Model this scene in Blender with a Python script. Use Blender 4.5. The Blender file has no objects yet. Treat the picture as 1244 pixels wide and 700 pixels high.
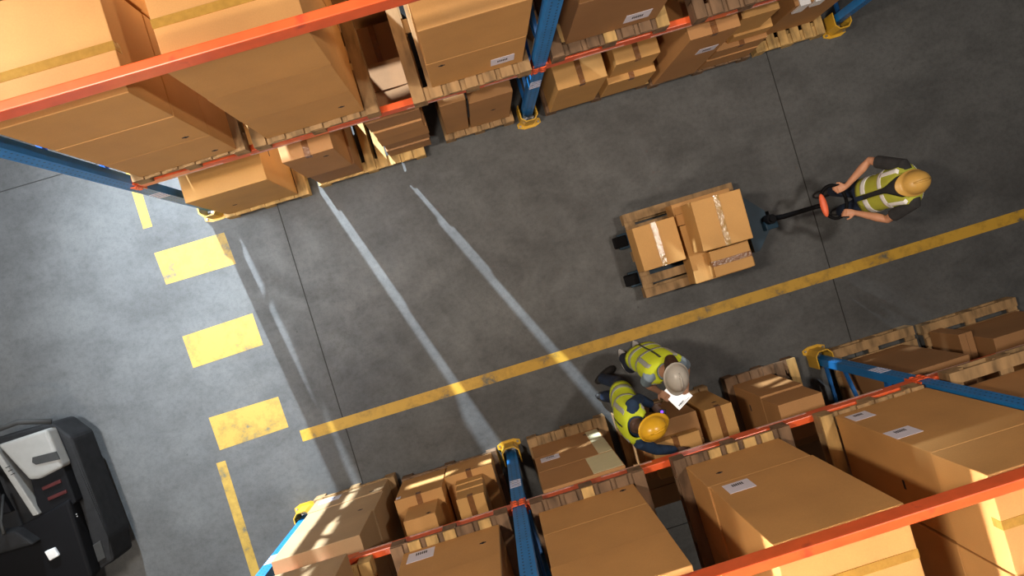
import bpy, bmesh, math, random
from mathutils import Vector, Matrix, Quaternion
random.seed(7)
S = bpy.context.scene
COL = S.collection
PI = math.pi

# ------------------------------------------------------------------ camera
cam = bpy.data.cameras.new('camera'); camo = bpy.data.objects.new('camera', cam); COL.objects.link(camo)
cam.lens = 26.045; cam.sensor_width = 36.0; cam.clip_end = 200
camo.matrix_world = Matrix(((0.9565418578829507, 0.2899909171703299, -0.030544100519475984, 0),
                            (-0.28959087016199847, 0.9570014615857496, 0.016891727015184387, 0),
                            (0.03412919624968473, -0.007312351294205504, 0.9993906781043641, 7.2),
                            (0, 0, 0, 1)))
S.camera = camo
# ------------------------------------------------------------------ world and lights
S.view_settings.view_transform = 'Standard'; S.view_settings.look = 'None'
S.view_settings.gamma = 1; S.view_settings.exposure = 0.0; S.view_settings.use_curve_mapping = False
W = bpy.data.worlds.new('world'); S.world = W; W.use_nodes = True
W.node_tree.nodes['Background'].inputs[0].default_value = (1.0, 0.93, 0.85, 1)
W.node_tree.nodes['Background'].inputs[1].default_value = 0.065

def light(name, kind, loc, target, power, color, **kw):
    l = bpy.data.lights.new(name, kind); o = bpy.data.objects.new(name, l); COL.objects.link(o)
    o.location = loc
    o.rotation_euler = (Vector(target) - Vector(loc)).to_track_quat('-Z', 'Y').to_euler()
    l.energy = power; l.color = color
    for k, v in kw.items(): setattr(l, k, v)
    return o
# cool daylight floodlight coming in low behind the end of the upper rack
light('dock_light', 'SPOT', (-3.05, 7.0, 3.2), (-1.15, -0.8, 0.6), 15500, (0.80, 0.92, 1.0),
      shadow_soft_size=0.05, spot_size=math.radians(54), spot_blend=1.0)
# added soft cool fill, brightens the open cross aisle on the left
light('left_fill', 'AREA', (-3.9, 1.9, 9.5), (-3.5, 1.5, 0), 75, (0.80, 0.91, 1.0), shape='RECTANGLE', size=0.8, size_y=2.0, spread=math.radians(40))
light('side_fill', 'AREA', (-5.4, -3.0, 4.9), (2.3, -2.1, 3.5), 38, (1.0, 0.90, 0.80), shape='RECTANGLE', size=0.4, size_y=0.8, spread=math.radians(20))  # added fill, no real lamp, lifts left faces of the lower rack loads
# warm ceiling lamps over the aisle, weaker row above the lower rack
light('ceiling_lamp', 'AREA', (-3.3, 0.9, 9.4), (0.9, -1.6, 2.4), 470, (1.0, 0.85, 0.68), shape='RECTANGLE', size=0.5, size_y=1.2)
light('ceiling_lamp', 'AREA', (3.5, 0.1, 8.4), (1.2, 0.2, 0.5), 205, (1.0, 0.89, 0.76), shape='RECTANGLE', size=0.3, size_y=0.5)
light('ceiling_lamp', 'AREA', (-3.0, -3.6, 8.4), (0.2, 1.4, 2.4), 330, (1.0, 0.86, 0.70), shape='RECTANGLE', size=1.4, size_y=0.5)

# ------------------------------------------------------------------ materials
def nt(m):
    m.use_nodes = True; return m.node_tree, m.node_tree.nodes['Principled BSDF']
def node(t, kind, **kw):
    n = t.nodes.new(kind)
    for k, v in kw.items():
        if k[0] == 'i' and k[1:].isdigit(): n.inputs[int(k[1:])].default_value = v
        else: setattr(n, k, v)
    return n
def ramp(t, src, stops):
    r = t.nodes.new('ShaderNodeValToRGB'); t.links.new(src, r.inputs[0])
    e = r.color_ramp.elements
    e[0].position, e[0].color = stops[0][0], (*stops[0][1], 1)
    e[1].position, e[1].color = stops[1][0], (*stops[1][1], 1)
    for p, c in stops[2:]:
        q = e.new(p); q.color = (*c, 1)
    return r.outputs[0]
def plain(name, c, rough=0.6, metal=0.0, var=0.12, scale=14, bump=0.0, emit=None):
    m = bpy.data.materials.new(name); t, b = nt(m)
    tc = node(t, 'ShaderNodeTexCoord')
    n = node(t, 'ShaderNodeTexNoise'); n.inputs['Scale'].default_value = scale; n.inputs['Detail'].default_value = 5
    t.links.new(tc.outputs['Object'], n.inputs['Vector'])
    lo = tuple(x*(1-var) for x in c); hi = tuple(min(1, x*(1+var)) for x in c)
    t.links.new(ramp(t, n.outputs['Fac'], [(0.3, lo), (0.7, hi)]), b.inputs['Base Color'])
    b.inputs['Roughness'].default_value = rough; b.inputs['Metallic'].default_value = metal
    if bump:
        bp = node(t, 'ShaderNodeBump'); bp.inputs['Strength'].default_value = bump; bp.inputs['Distance'].default_value = 0.01
        t.links.new(n.outputs['Fac'], bp.inputs['Height']); t.links.new(bp.outputs[0], b.inputs['Normal'])
    if emit:
        b.inputs['Emission Color'].default_value = (*emit[0], 1); b.inputs['Emission Strength'].default_value = emit[1]
    return m
def cardboard(name, c):
    m = bpy.data.materials.new(name); t, b = nt(m)
    tc = node(t, 'ShaderNodeTexCoord')
    n = node(t, 'ShaderNodeTexNoise'); n.inputs['Scale'].default_value = 2.2; n.inputs['Detail'].default_value = 4
    t.links.new(tc.outputs['Object'], n.inputs['Vector'])
    n2 = node(t, 'ShaderNodeTexNoise'); n2.inputs['Scale'].default_value = 160; n2.inputs['Detail'].default_value = 2
    t.links.new(tc.outputs['Object'], n2.inputs['Vector'])
    col = ramp(t, n.outputs['Fac'], [(0.25, tuple(x*0.86 for x in c)), (0.75, tuple(x*1.1 for x in c))])
    mx = node(t, 'ShaderNodeMixRGB', blend_type='MULTIPLY'); mx.inputs[0].default_value = 0.35
    t.links.new(col, mx.inputs[1]); t.links.new(ramp(t, n2.outputs['Fac'], [(0.3, (.75, .75, .75)), (0.7, (1, 1, 1))]), mx.inputs[2])
    t.links.new(mx.outputs[0], b.inputs['Base Color'])
    w = node(t, 'ShaderNodeTexWave', bands_direction='X'); w.inputs['Scale'].default_value = 45
    t.links.new(tc.outputs['Object'], w.inputs['Vector'])
    bp = node(t, 'ShaderNodeBump'); bp.inputs['Strength'].default_value = 0.05; bp.inputs['Distance'].default_value = 0.004
    t.links.new(w.outputs['Fac'], bp.inputs['Height']); t.links.new(bp.outputs[0], b.inputs['Normal'])
    b.inputs['Roughness'].default_value = 0.68
    return m
def wood(name, c):
    m = bpy.data.materials.new(name); t, b = nt(m)
    tc = node(t, 'ShaderNodeTexCoord'); oi = node(t, 'ShaderNodeObjectInfo')
    mp = node(t, 'ShaderNodeMapping'); mp.inputs['Scale'].default_value = (9, 2.5, 9)
    ad = node(t, 'ShaderNodeVectorMath', operation='ADD')
    t.links.new(tc.outputs['Object'], ad.inputs[0]); t.links.new(oi.outputs['Location'], ad.inputs[1])
    t.links.new(ad.outputs[0], mp.inputs[0])
    n = node(t, 'ShaderNodeTexNoise'); n.inputs['Scale'].default_value = 1.6; n.inputs['Detail'].default_value = 6
    t.links.new(mp.outputs[0], n.inputs['Vector'])
    t.links.new(ramp(t, n.outputs['Fac'], [(0.28, tuple(x*0.45 for x in c)), (0.5, c), (0.72, tuple(x*1.35 for x in c))]), b.inputs['Base Color'])
    b.inputs['Roughness'].default_value = 0.8
    return m
def steel_paint(name, c, holes=False, scratch=None, rough=0.38):
    m = bpy.data.materials.new(name); t, b = nt(m)
    tc = node(t, 'ShaderNodeTexCoord')
    n = node(t, 'ShaderNodeTexNoise'); n.inputs['Scale'].default_value = 7; n.inputs['Detail'].default_value = 8
    t.links.new(tc.outputs['Object'], n.inputs['Vector'])
    stops = [(0.3, tuple(x*0.82 for x in c)), (0.62, c)]
    if scratch: stops.append((0.74, scratch))
    out = ramp(t, n.outputs['Fac'], stops)
    if holes:
        sp = node(t, 'ShaderNodeSeparateXYZ'); t.links.new(tc.outputs['Object'], sp.inputs[0])
        def mth(op, a, bb=None):
            k = node(t, 'ShaderNodeMath', operation=op)
            for i, v in enumerate((a, bb)):
                if v is None: continue
                if hasattr(v, 'links'): t.links.new(v, k.inputs[i])
                else: k.inputs[i].default_value = v
            return k.outputs[0]
        fz = mth('SUBTRACT', mth('FRACT', mth('DIVIDE', sp.outputs[2], 0.05)), 0.5)
        dx = mth('SUBTRACT', mth('ABSOLUTE', sp.outputs[0]), 0.022)
        a = mth('LESS_THAN', mth('ABSOLUTE', fz), 0.17)
        c2 = mth('LESS_THAN', mth('ABSOLUTE', dx), 0.0055)
        h = mth('MULTIPLY', a, c2)
        mx = node(t, 'ShaderNodeMixRGB'); t.links.new(h, mx.inputs[0]); t.links.new(out, mx.inputs[1]); mx.inputs[2].default_value = (c[0]*.15, c[1]*.15, c[2]*.2, 1)
        out = mx.outputs[0]
    t.links.new(out, b.inputs['Base Color'])
    b.inputs['Roughness'].default_value = rough
    return m

M = {}
M['card'] = cardboard('cardboard_tan', (0.56, .29, .095))
M['card_b'] = cardboard('cardboard_brown', (.45, .225, .082))
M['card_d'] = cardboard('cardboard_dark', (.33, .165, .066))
M['card_l'] = cardboard('cardboard_light', (.58, .315, .10))
M['card_y'] = cardboard('cardboard_yellowish', (.56, .30, .09))
M['card_w'] = cardboard('cardboard_pale', (.44, .29, .155))
M['seam'] = plain('cardboard_edge', (0.13, 0.065, 0.028), 0.9)
M['tape'] = plain('packing_tape', (0.37, 0.21, 0.045), 0.15, bump=0.35, scale=30)
M['tape_d'] = plain('packing_tape_dark', (0.20, 0.085, 0.03), 0.25, bump=0.4, scale=40)
M['white'] = plain('label_white', (0.72, 0.70, 0.82), 0.5, var=0.03)
M['paper'] = plain('paper_white', (0.95, 0.95, 0.97), 0.5, var=0.01)
M['sun_patch'] = plain('painted_sun_patch', (0.72, 0.66, 0.42), 0.6, var=0.04)  # cream tone that paints a patch of sunlight
M['ink'] = plain('ink_black', (0.02, 0.02, 0.03), 0.7)
M['black'] = plain('black_strap', (0.012, 0.011, 0.012), 0.6)
M['wood'] = wood('pallet_wood', (0.30, 0.185, 0.085))
M['wood_l'] = wood('pallet_wood_fresh', (0.50, 0.32, 0.12))
M['wood_d'] = wood('pallet_wood_dark', (0.17, 0.10, 0.055))
M['orange'] = steel_paint('rack_orange', (0.86, 0.13, 0.035), scratch=(0.55, 0.07, 0.03), rough=0.32)
M['blue'] = steel_paint('rack_blue', (0.015, 0.20, 0.56), holes=True)
M['blue_p'] = steel_paint('rack_blue_plain', (0.015, 0.15, 0.50))
M['strip'] = plain('beam_label_strip', (0.72, 0.42, 0.36), 0.4, var=0.3, scale=30)
M['gyellow'] = steel_paint('guard_yellow', (0.62, 0.36, 0.03), scratch=(0.3, 0.2, 0.06))
M['steel'] = plain('zinc_steel', (0.35, 0.35, 0.36), 0.35, 0.9)
# people
M['skin'] = plain('skin_light', (0.50, 0.24, 0.14), 0.55, var=0.06)
M['skin_b'] = plain('skin_tan', (0.40, 0.21, 0.13), 0.55, var=0.06)
M['skin_d'] = plain('skin_dark', (0.10, 0.055, 0.04), 0.55, var=0.06)
M['hiviz'] = plain('hiviz_yellow', (0.62, 0.74, 0.03), 0.75, var=0.08, scale=10)
M['hiviz_o'] = plain('hiviz_lime', (0.42, 0.44, 0.05), 0.75, var=0.08, scale=10)
M['reflect'] = plain('reflective_tape', (0.86, 0.86, 0.86), 0.3, var=0.03)
M['reflect_g'] = plain('reflective_tape_grey', (0.36, 0.38, 0.36), 0.3, var=0.08)
M['piping'] = plain('vest_piping', (0.05, 0.06, 0.03), 0.8)
M['navy'] = plain('navy_cloth', (0.010, 0.022, 0.055), 0.85, var=0.3)
M['navy_l'] = plain('navy_shirt', (0.012, 0.035, 0.085), 0.85, var=0.3)
M['char'] = plain('charcoal_cloth', (0.02, 0.02, 0.022), 0.9, var=0.3)
M['bluegrey'] = plain('blue_grey_shirt', (0.22, 0.30, 0.38), 0.85)
M['hel_w'] = plain('helmet_grey_white', (0.44, 0.42, 0.38), 0.35, var=0.03)
M['hel_y'] = plain('helmet_yellow', (0.75, 0.42, 0.025), 0.28, var=0.03)
M['hel_o'] = plain('helmet_mustard', (0.50, 0.29, 0.07), 0.4, var=0.05)
M['hair'] = plain('brown_hair', (0.045, 0.022, 0.012), 0.6, var=0.4, scale=60)
M['boot'] = plain('black_boot', (0.012, 0.011, 0.012), 0.6)
M['shoe'] = plain('grey_white_shoe', (0.42, 0.43, 0.45), 0.6)
M['sole'] = plain('white_sole', (0.6, 0.6, 0.6), 0.6)
M['eye'] = plain('eye', (0.03, 0.02, 0.02), 0.2)
M['lips'] = plain('lips', (0.35, 0.12, 0.09), 0.5)
M['tblack'] = plain('truck_black', (0.003, 0.003, 0.004), 0.7)
M['tgrey'] = plain('truck_dark_grey', (0.013, 0.013, 0.014), 0.75, var=0.2)
M['twhite'] = plain('truck_white', (0.20, 0.195, 0.185), 0.45, var=0.05)
M['tmid'] = plain('truck_mid_grey', (0.03, 0.03, 0.03), 0.6)
M['tred'] = plain('truck_dark_red', (0.05, 0.012, 0.012), 0.5)
M['jblue'] = steel_paint('jack_blue', (0.008, 0.035, 0.065), rough=.6)
M['jred'] = plain('jack_orange', (0.75, 0.14, 0.06), 0.5)
M['led'] = plain('violet_led', (0.10, 0.02, 0.6), 0.4, emit=((0.18, 0.05, 1.0), 2.5))
M['plastic'] = plain('white_plastic_film', (0.55, 0.58, 0.62), 0.15, bump=1.0, scale=9)

for k in ('tblack', 'tgrey', 'twhite', 'tmid', 'tred'):
    M[k].node_tree.nodes['Principled BSDF'].inputs['Specular IOR Level'].default_value = 0.12
# concrete floor
def floor_mat():
    m = bpy.data.materials.new('concrete'); t, b = nt(m)
    tc = node(t, 'ShaderNodeTexCoord')
    def noise(s, d, sc=(1, 1, 1), rough=0.6):
        mp = node(t, 'ShaderNodeMapping'); mp.inputs['Scale'].default_value = sc; t.links.new(tc.outputs['Object'], mp.inputs[0])
        n = node(t, 'ShaderNodeTexNoise'); n.inputs['Scale'].default_value = s; n.inputs['Detail'].default_value = d; n.inputs['Roughness'].default_value = rough
        t.links.new(mp.outputs[0], n.inputs['Vector']); return n.outputs['Fac']
    base = ramp(t, noise(0.9, 8), [(0.30, (0.062, 0.064, 0.067)), (0.5, (0.083, 0.086, 0.090)), (0.70, (0.104, 0.108, 0.112))])
    out = base
    for fac, c0 in ((noise(22, 6, rough=0.75), 0.72), (noise(1.3, 10, (1, 1.6, 1), 0.72), 0.58), (noise(90, 3), 0.85)):
        mx = node(t, 'ShaderNodeMixRGB', blend_type='MULTIPLY'); mx.inputs[0].default_value = 0.85
        t.links.new(out, mx.inputs[1]); t.links.new(ramp(t, fac, [(0.33, (c0,)*3), (0.55, (1, 1, 1))]), mx.inputs[2]); out = mx.outputs[0]
    # small dark specks
    v = node(t, 'ShaderNodeTexVoronoi'); v.inputs['Scale'].default_value = 3.2; t.links.new(tc.outputs['Object'], v.inputs['Vector'])
    mx = node(t, 'ShaderNodeMixRGB', blend_type='MULTIPLY'); mx.inputs[0].default_value = 1
    t.links.new(out, mx.inputs[1]); t.links.new(ramp(t, v.outputs['Distance'], [(0.018, (.55,)*3), (0.035, (1, 1, 1))]), mx.inputs[2]); out = mx.outputs[0]
    t.links.new(out, b.inputs['Base Color'])
    t.links.new(ramp(t, noise(5, 5), [(0.3, (.5,)*3), (0.7, (.75,)*3)]), b.inputs['Roughness'])
    bp = node(t, 'ShaderNodeBump'); bp.inputs['Strength'].default_value = 0.08; t.links.new(noise(60, 4), bp.inputs['Height']); t.links.new(bp.outputs[0], b.inputs['Normal'])
    return m
def paint_mat(name, c, thr):
    m = bpy.data.materials.new(name); t, b = nt(m)
    tc = node(t, 'ShaderNodeTexCoord')
    n = node(t, 'ShaderNodeTexNoise'); n.inputs['Scale'].default_value = 11; n.inputs['Detail'].default_value = 9; n.inputs['Roughness'].default_value = .7
    t.links.new(tc.outputs['Object'], n.inputs['Vector'])
    n1 = node(t, 'ShaderNodeTexNoise'); n1.inputs['Scale'].default_value = 2.3; n1.inputs['Detail'].default_value = 3
    t.links.new(tc.outputs['Object'], n1.inputs['Vector'])
    mul = node(t, 'ShaderNodeMath', operation='MULTIPLY'); t.links.new(n.outputs['Fac'], mul.inputs[0]); t.links.new(n1.outputs['Fac'], mul.inputs[1])
    col = ramp(t, mul.outputs[0], [(thr-.05, (.10, .095, .07)), (thr, tuple(x*.75 for x in c)), (thr+.08, c)])
    t.links.new(col, b.inputs['Base Color']); b.inputs['Roughness'].default_value = .55
    return m
M['floor'] = floor_mat()
M['line'] = paint_mat('floor_yellow_line', (0.50, 0.29, 0.028), 0.19)
M['bar'] = paint_mat('floor_yellow_bar', (0.37, 0.235, 0.04), 0.185)
M['joint'] = plain('floor_joint', (0.02, 0.02, 0.02), 0.9)
M['wall'] = plain('painted_wall', (0.30, 0.31, 0.32), 0.9, scale=2)

# ------------------------------------------------------------------ mesh helpers
def BM(): return bmesh.new()
def box(bm, x0, x1, y0, y1, z0, z1, bev=0.0, mat=None):
    r = bmesh.ops.create_cube(bm, size=1.0)
    vs = r['verts']
    for v in vs:
        v.co = Vector((x0 + (v.co.x+.5)*(x1-x0), y0 + (v.co.y+.5)*(y1-y0), z0 + (v.co.z+.5)*(z1-z0)))
        if mat: v.co = mat @ v.co
    if bev:
        es = list({e for v in vs for e in v.link_edges})
        bmesh.ops.bevel(bm, geom=es, offset=bev, segments=2, affect='EDGES', profile=0.6)
def bar(bm, a, b, w, h, up=(0, 0, 1), bev=0):
    a, b = Vector(a), Vector(b); d = b-a; L = d.length; x = d.normalized()
    y = Vector(up).cross(x)
    if y.length < 1e-4: y = Vector((0, 1, 0)).cross(x)
    y.normalize(); z = x.cross(y)
    mt = Matrix.Translation(a) @ Matrix((x, y, z)).transposed().to_4x4()
    box(bm, 0, L, -w/2, w/2, -h/2, h/2, bev, mt)
def tube(bm, pts, rads, n=10, cap=True):
    loft(bm, pts, [(r, r) for r in rads], None, n, 2.0, cap)
def loft(bm, pts, ab, lat=None, n=16, sup=2.0, cap=True):
    """rings of super-ellipses along pts; ab = (half width along lat, half depth)"""
    pts = [Vector(p) for p in pts]; rings = []
    prev = None
    for i, p in enumerate(pts):
        t = (pts[min(i+1, len(pts)-1)] - pts[max(i-1, 0)]).normalized()
        if lat is not None:
            l = Vector(lat[i] if isinstance(lat, list) else lat)
        else:
            l = prev if prev is not None else (Vector((1, 0, 0)) if abs(t.x) < .8 else Vector((0, 1, 0)))
        l = (l - t*l.dot(t)).normalized(); prev = l
        f = t.cross(l).normalized()
        a, b = ab[i]; ring = []
        for k in range(n):
            th = 2*PI*k/n; c, s = math.cos(th), math.sin(th)
            c = math.copysign(abs(c)**(2/sup), c); s = math.copysign(abs(s)**(2/sup), s)
            ring.append(bm.verts.new(p + l*(a*c) + f*(b*s)))
        rings.append(ring)
    for r0, r1 in zip(rings, rings[1:]):
        for k in range(n):
            bm.faces.new((r0[k], r0[(k+1) % n], r1[(k+1) % n], r1[k]))
    if cap:
        bm.faces.new(list(reversed(rings[0]))); bm.faces.new(rings[-1])
def ball(bm, c, r, seg=16, rot=None):
    mt = Matrix.Translation(c) @ (rot.to_4x4() if rot else Matrix.Identity(4)) @ Matrix.Diagonal((*(r if hasattr(r, '__len__') else (r,)*3), 1))
    bmesh.ops.create_uvsphere(bm, u_segments=seg, v_segments=max(6, seg//2), radius=1, matrix=mt)
def cyl(bm, a, b, r, n=20, r2=None): tube(bm, [a, b], [r, r if r2 is None else r2], n)
def prism(bm, poly, z0, z1, mt=None):
    lo = [bm.verts.new((mt or Matrix.Identity(4)) @ Vector((x, y, z0))) for x, y in poly]
    hi = [bm.verts.new((mt or Matrix.Identity(4)) @ Vector((x, y, z1))) for x, y in poly]
    n = len(poly)
    for i in range(n): bm.faces.new((lo[i], lo[(i+1) % n], hi[(i+1) % n], hi[i]))
    bm.faces.new(list(reversed(lo))); bm.faces.new(hi)
def obj(name, bm, mat, parent=None, smooth=False, loc=None, mods=()):
    bmesh.ops.recalc_face_normals(bm, faces=bm.faces)
    me = bpy.data.meshes.new(name); bm.to_mesh(me); bm.free()
    me.materials.append(mat)
    if smooth:
        for p in me.polygons: p.use_smooth = True
    o = bpy.data.objects.new(name, me); COL.objects.link(o)
    if parent: o.parent = parent
    if loc: o.location = loc
    for kind, kw in mods:
        md = o.modifiers.new(kind, kind)
        for k, v in kw.items(): setattr(md, k, v)
    return o
def tag(o, label, cat, group=None, kind=None):
    if label: o['label'] = label
    if cat: o['category'] = cat
    if group: o['group'] = group
    if kind: o['kind'] = kind
    return o
def thing(name, loc, label, cat, group=None, rz=0):
    o = bpy.data.objects.new(name, None); COL.objects.link(o); o.location = loc; o.rotation_euler = (0, 0, rz)
    o.empty_display_size = .1
    return tag(o, label, cat, group)
def children(o): return [c for c in bpy.data.objects if c.parent == o]
def copy_tree(o, parent=None):
    c = o.copy(); COL.objects.link(c); c.parent = parent
    for ch in KIDS.get(o.name, []): copy_tree(ch, c)
    return c
KIDS = {}
def register(o):
    ks = children(o); KIDS[o.name] = ks
    for k in ks: register(k)

# ------------------------------------------------------------------ setting
bm = BM(); box(bm, -16, 16, -14, 14, -0.2, 0)
tag(obj('floor', bm, M['floor']), 'grey worn concrete warehouse floor', None, kind='structure')
for i, (a, b) in enumerate((((-1.715, -14), (-1.705, 14)), ((3.275, -14), (3.285, 14)), ((-16, 2.155), (16, 2.165)), ((-16, -2.835), (16, -2.825)))):
    bm = BM(); box(bm, a[0], b[0], a[1], b[1], 0.0, 0.0012)
    tag(obj('trim_%d' % (i+1), bm, M['joint']), 'thin dark expansion joint in the concrete floor', None, kind='structure')
def marking(name, poly, label, mat, group=None, th=0.002):
    bm = BM(); prism(bm, poly, 0.0002, th)
    tag(obj(name, bm, mat), label, 'floor marking', group)
def rect(x0, x1, y0, y1): return [(x0, y0), (x1, y0), (x1, y1), (x0, y1)]
marking('floor_line', rect(-2.14, 12, -0.955, -0.845), 'long worn yellow line running along the whole aisle floor', M['line'])
marking('floor_line', rect(-2.99, -2.90, 1.44, 2.6), 'short narrow yellow line beside the end of the upper rack', M['bar'])
marking('floor_line', rect(-2.99, -2.90, -4.5, -0.91), 'narrow yellow line running down beside the parked truck', M['bar'])
marking('floor_bar', [(-2.94, .87), (-2.25, .87), (-2.27, 1.19), (-2.96, 1.19)], 'wide yellow floor bar nearest the end of the upper rack', M['bar'])
marking('floor_bar', [(-2.93, .03), (-2.23, .05), (-2.24, .37), (-2.94, .35)], 'wide yellow floor bar, middle one of the three', M['bar'])
marking('floor_bar', [(-2.92, -.80), (-2.23, -.78), (-2.24, -.47), (-2.93, -.47)], 'wide scuffed yellow floor bar at the start of the long line', M['bar'])

# ------------------------------------------------------------------ racks
FH = 4.3      # frame height
def upright_mesh(h):
    bm = BM()
    w, d, t = .05, .035, .004      # C section, face towards the aisle (-Y local), slot open to the rear
    P = [(-w, -d), (w, -d), (w, d), (w-.02, d), (w-.02, d-t), (w-t, d-t), (w-t, -d+t), (-w+t, -d+t), (-w+t, d-t), (-w+.02, d-t), (-w+.02, d), (-w, d)]
    prism(bm, P, 0, h)
    return bm
def make_frame(x, yf, side, label):
    """side=+1: rack goes to +Y from the aisle face yf; -1: to -Y"""
    t = thing('rack_upright_frame', (x, yf, 0), label, 'rack frame', 'blue upright frames of the racks', 0 if side > 0 else PI)
    for yy, r in ((0.035, 0), (1.03, PI)):
        u = obj('upright', upright_mesh(FH), M['blue'], t, loc=(0, yy, 0)); u.rotation_euler = (0, 0, r)
        b = BM(); box(b, -.07, .07, -.06, .06, 0, .008, .002)
        for sx in (-.055, .055): cyl(b, (sx, -.045, 0), (sx, -.045, .03), .009, 8)
        obj('foot_plate', b, M['steel'], t, loc=(0, yy, 0))
        if yy < .5:
            for k in range(5):
                b = BM(); box(b, -.046, .046, -.0365, -.0350, 1.10+k*.044, 1.10+k*.044+.020)
                obj('barcode_strip', b, M['white'], u)
    z = .55; k = 0
    b = BM(); bar(b, (0, .07, .18), (0, 1.0, .18), .03, .03); obj('horizontal_brace', b, M['blue_p'], t)
    while z < FH-.5:
        y0, y1 = (.07, 1.0) if k % 2 == 0 else (1.0, .07)
        b = BM(); bar(b, (0, y0, z), (0, y1, z+.36), .028, .032); obj('diagonal_brace', b, M['blue_p'], t)
        z += .36; k += 1
    b = BM(); bar(b, (0, .07, FH-.15), (0, 1.0, FH-.15), .03, .03); obj('horizontal_brace', b, M['blue_p'], t)
    return t
def make_beam(x0, x1, y, z, label, group, face, strip=True):
    """beam spans between uprights at x0/x1 (centres); y = aisle-side face; face=-1 faces -Y; z = centre height"""
    t = thing('rack_beam', ((x0+x1)/2, y, z), label, 'rack beam', group, 0 if face < 0 else PI)
    L = (x1-x0)/2 - .052
    b = BM(); box(b, -L, L, 0, .05, -.06, .06, .006); obj('beam_profile', b, M['orange'], t)
    for s in (-1, 1):
        b = BM(); box(b, s*L-.006, s*L+.006, -.005, .055, -.11, .11, .002)
        box(b, min(s*L, s*(L+.05)), max(s*L, s*(L+.05)), -.010, -.004, -.055, .055, .002)
        for zz in (-.06, 0, .04): box(b, min(s*(L+.012), s*(L+.038)), max(s*(L+.012), s*(L+.038)), -.014, -.008, zz-.008, zz+.008)
        obj('beam_connector', b, M['orange'], t)
    if strip:
        for k in range(5):
            xx = -L*.85 + k*L*.4
            b = BM(); box(b, xx, xx+L*.26, -.0015, .0, -.05, -.02); obj('location_label', b, M['strip'], t)
    return t
YU, YL = 1.42, -1.63
XU = (-2.29, 0.84, 3.98, 7.11); XL = (-2.29, -.25, 2.89, 6.02)
nmU = ('bare blue upright frame at the left end of the upper rack, beside open floor', 'blue upright frame standing in the middle of the upper rack row', 'dark blue upright frame at the top edge, beside the opened carton', 'blue upright frame of the upper rack beyond the right edge')
nmL = ('light blue upright frame at the left end of the lower rack', 'blue upright frame of the lower rack between short first bay and wide bay', 'blue upright frame of the lower rack right of the two workers standing together', 'blue upright frame of the lower rack past the right edge')
for i, x in enumerate(XU[:3]): make_frame(x, YU, 1, nmU[i])
for i, x in enumerate(XL[:3]): make_frame(x, YL, -1, nmL[i])
def gl(s): return s
bays = [(XU, YU, -1, 1.645, 3.60, 'upper'), (XL, YL, 1, 1.765, 3.71, 'lower')]
for X, Y, face, z1, z2, nm in bays:
    for i in range(2 if nm == 'upper' else 3):
        where = (('left bay' , 'right bay')[i] if nm == 'upper' else ('short left bay', 'middle bay', 'right bay')[i]) + ' of the %s rack' % nm
        if nm == 'upper' and i == 1: xs = (X[i], X[i+1])
        xs = (X[i], X[i+1])
        make_beam(xs[0], xs[1], Y+(-.001 if face < 0 else .001), z1, 'orange front beam carrying the shelf pallets, '+where, 'first level rack beams', face)
        make_beam(xs[0], xs[1], Y-face*1.06, z1, 'orange rear beam carrying the shelf pallets, '+where, 'first level rack beams', -face, False)
        make_beam(xs[0], xs[1], Y+(-.001 if face < 0 else .001), z2, 'top level thick orange front beam crossing the picture, '+where, 'top level rack beams', face, False)
        make_beam(xs[0], xs[1], Y-face*1.06, z2, 'top level orange rear beam, '+where, 'top level rack beams', -face, False)
# last upright of the lower rack that carries the right bay
make_frame(XL[3], YL, -1, nmL[3])

def make_guard(x, y, side, label):
    t = thing('upright_guard', (x, y, 0), label, 'guard', 'yellow upright guards', 0 if side > 0 else PI)
    b = BM()
    P = [(-.085, .07), (-.085, -.055), (-.045, -.10), (.045, -.10), (.085, -.055), (.085, .07), (.075, .07), (.075, -.050), (.040, -.089), (-.040, -.089), (-.075, -.050), (-.075, .07)]
    prism(b, P, 0, .22); obj('guard_shell', b, M['gyellow'], t)
    b = BM(); prism(b, [(-.085, -.045), (-.115, -.06), (-.115, -.10), (-.055, -.125), (.055, -.125), (.115, -.10), (.115, -.06), (.085, -.045), (.085, -.055), (.045, -.10), (-.045, -.10), (-.085, -.055)], 0, .010)
    obj('guard_base', b, M['gyellow'], t)
    b = BM()
    pass
    for sx in (-.09, .09):
        b = BM(); cyl(b, (sx, -.09, 0.01), (sx, -.09, .03), .010, 6); obj('anchor_bolt', b, M['steel'], t)
make_guard(XU[0], YU+.02, 1, 'yellow guard at the foot of the leftmost upper rack upright')
make_guard(XU[1], YU+.02, 1, 'yellow guard at the foot of the middle upright of the upper rack')
make_guard(XU[2], YU+.02, 1, 'yellow guard at the foot of the upright by the top right')
make_guard(XL[0], YL-.02, -1, 'bright yellow guard at the foot of the leftmost lower rack upright')
make_guard(XL[1], YL-.02, -1, 'yellow guard around the upright right of the small carton stack')
make_guard(XL[2], YL-.02, -1, 'yellow guard at the foot of the lower rack upright on the right')

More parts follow.
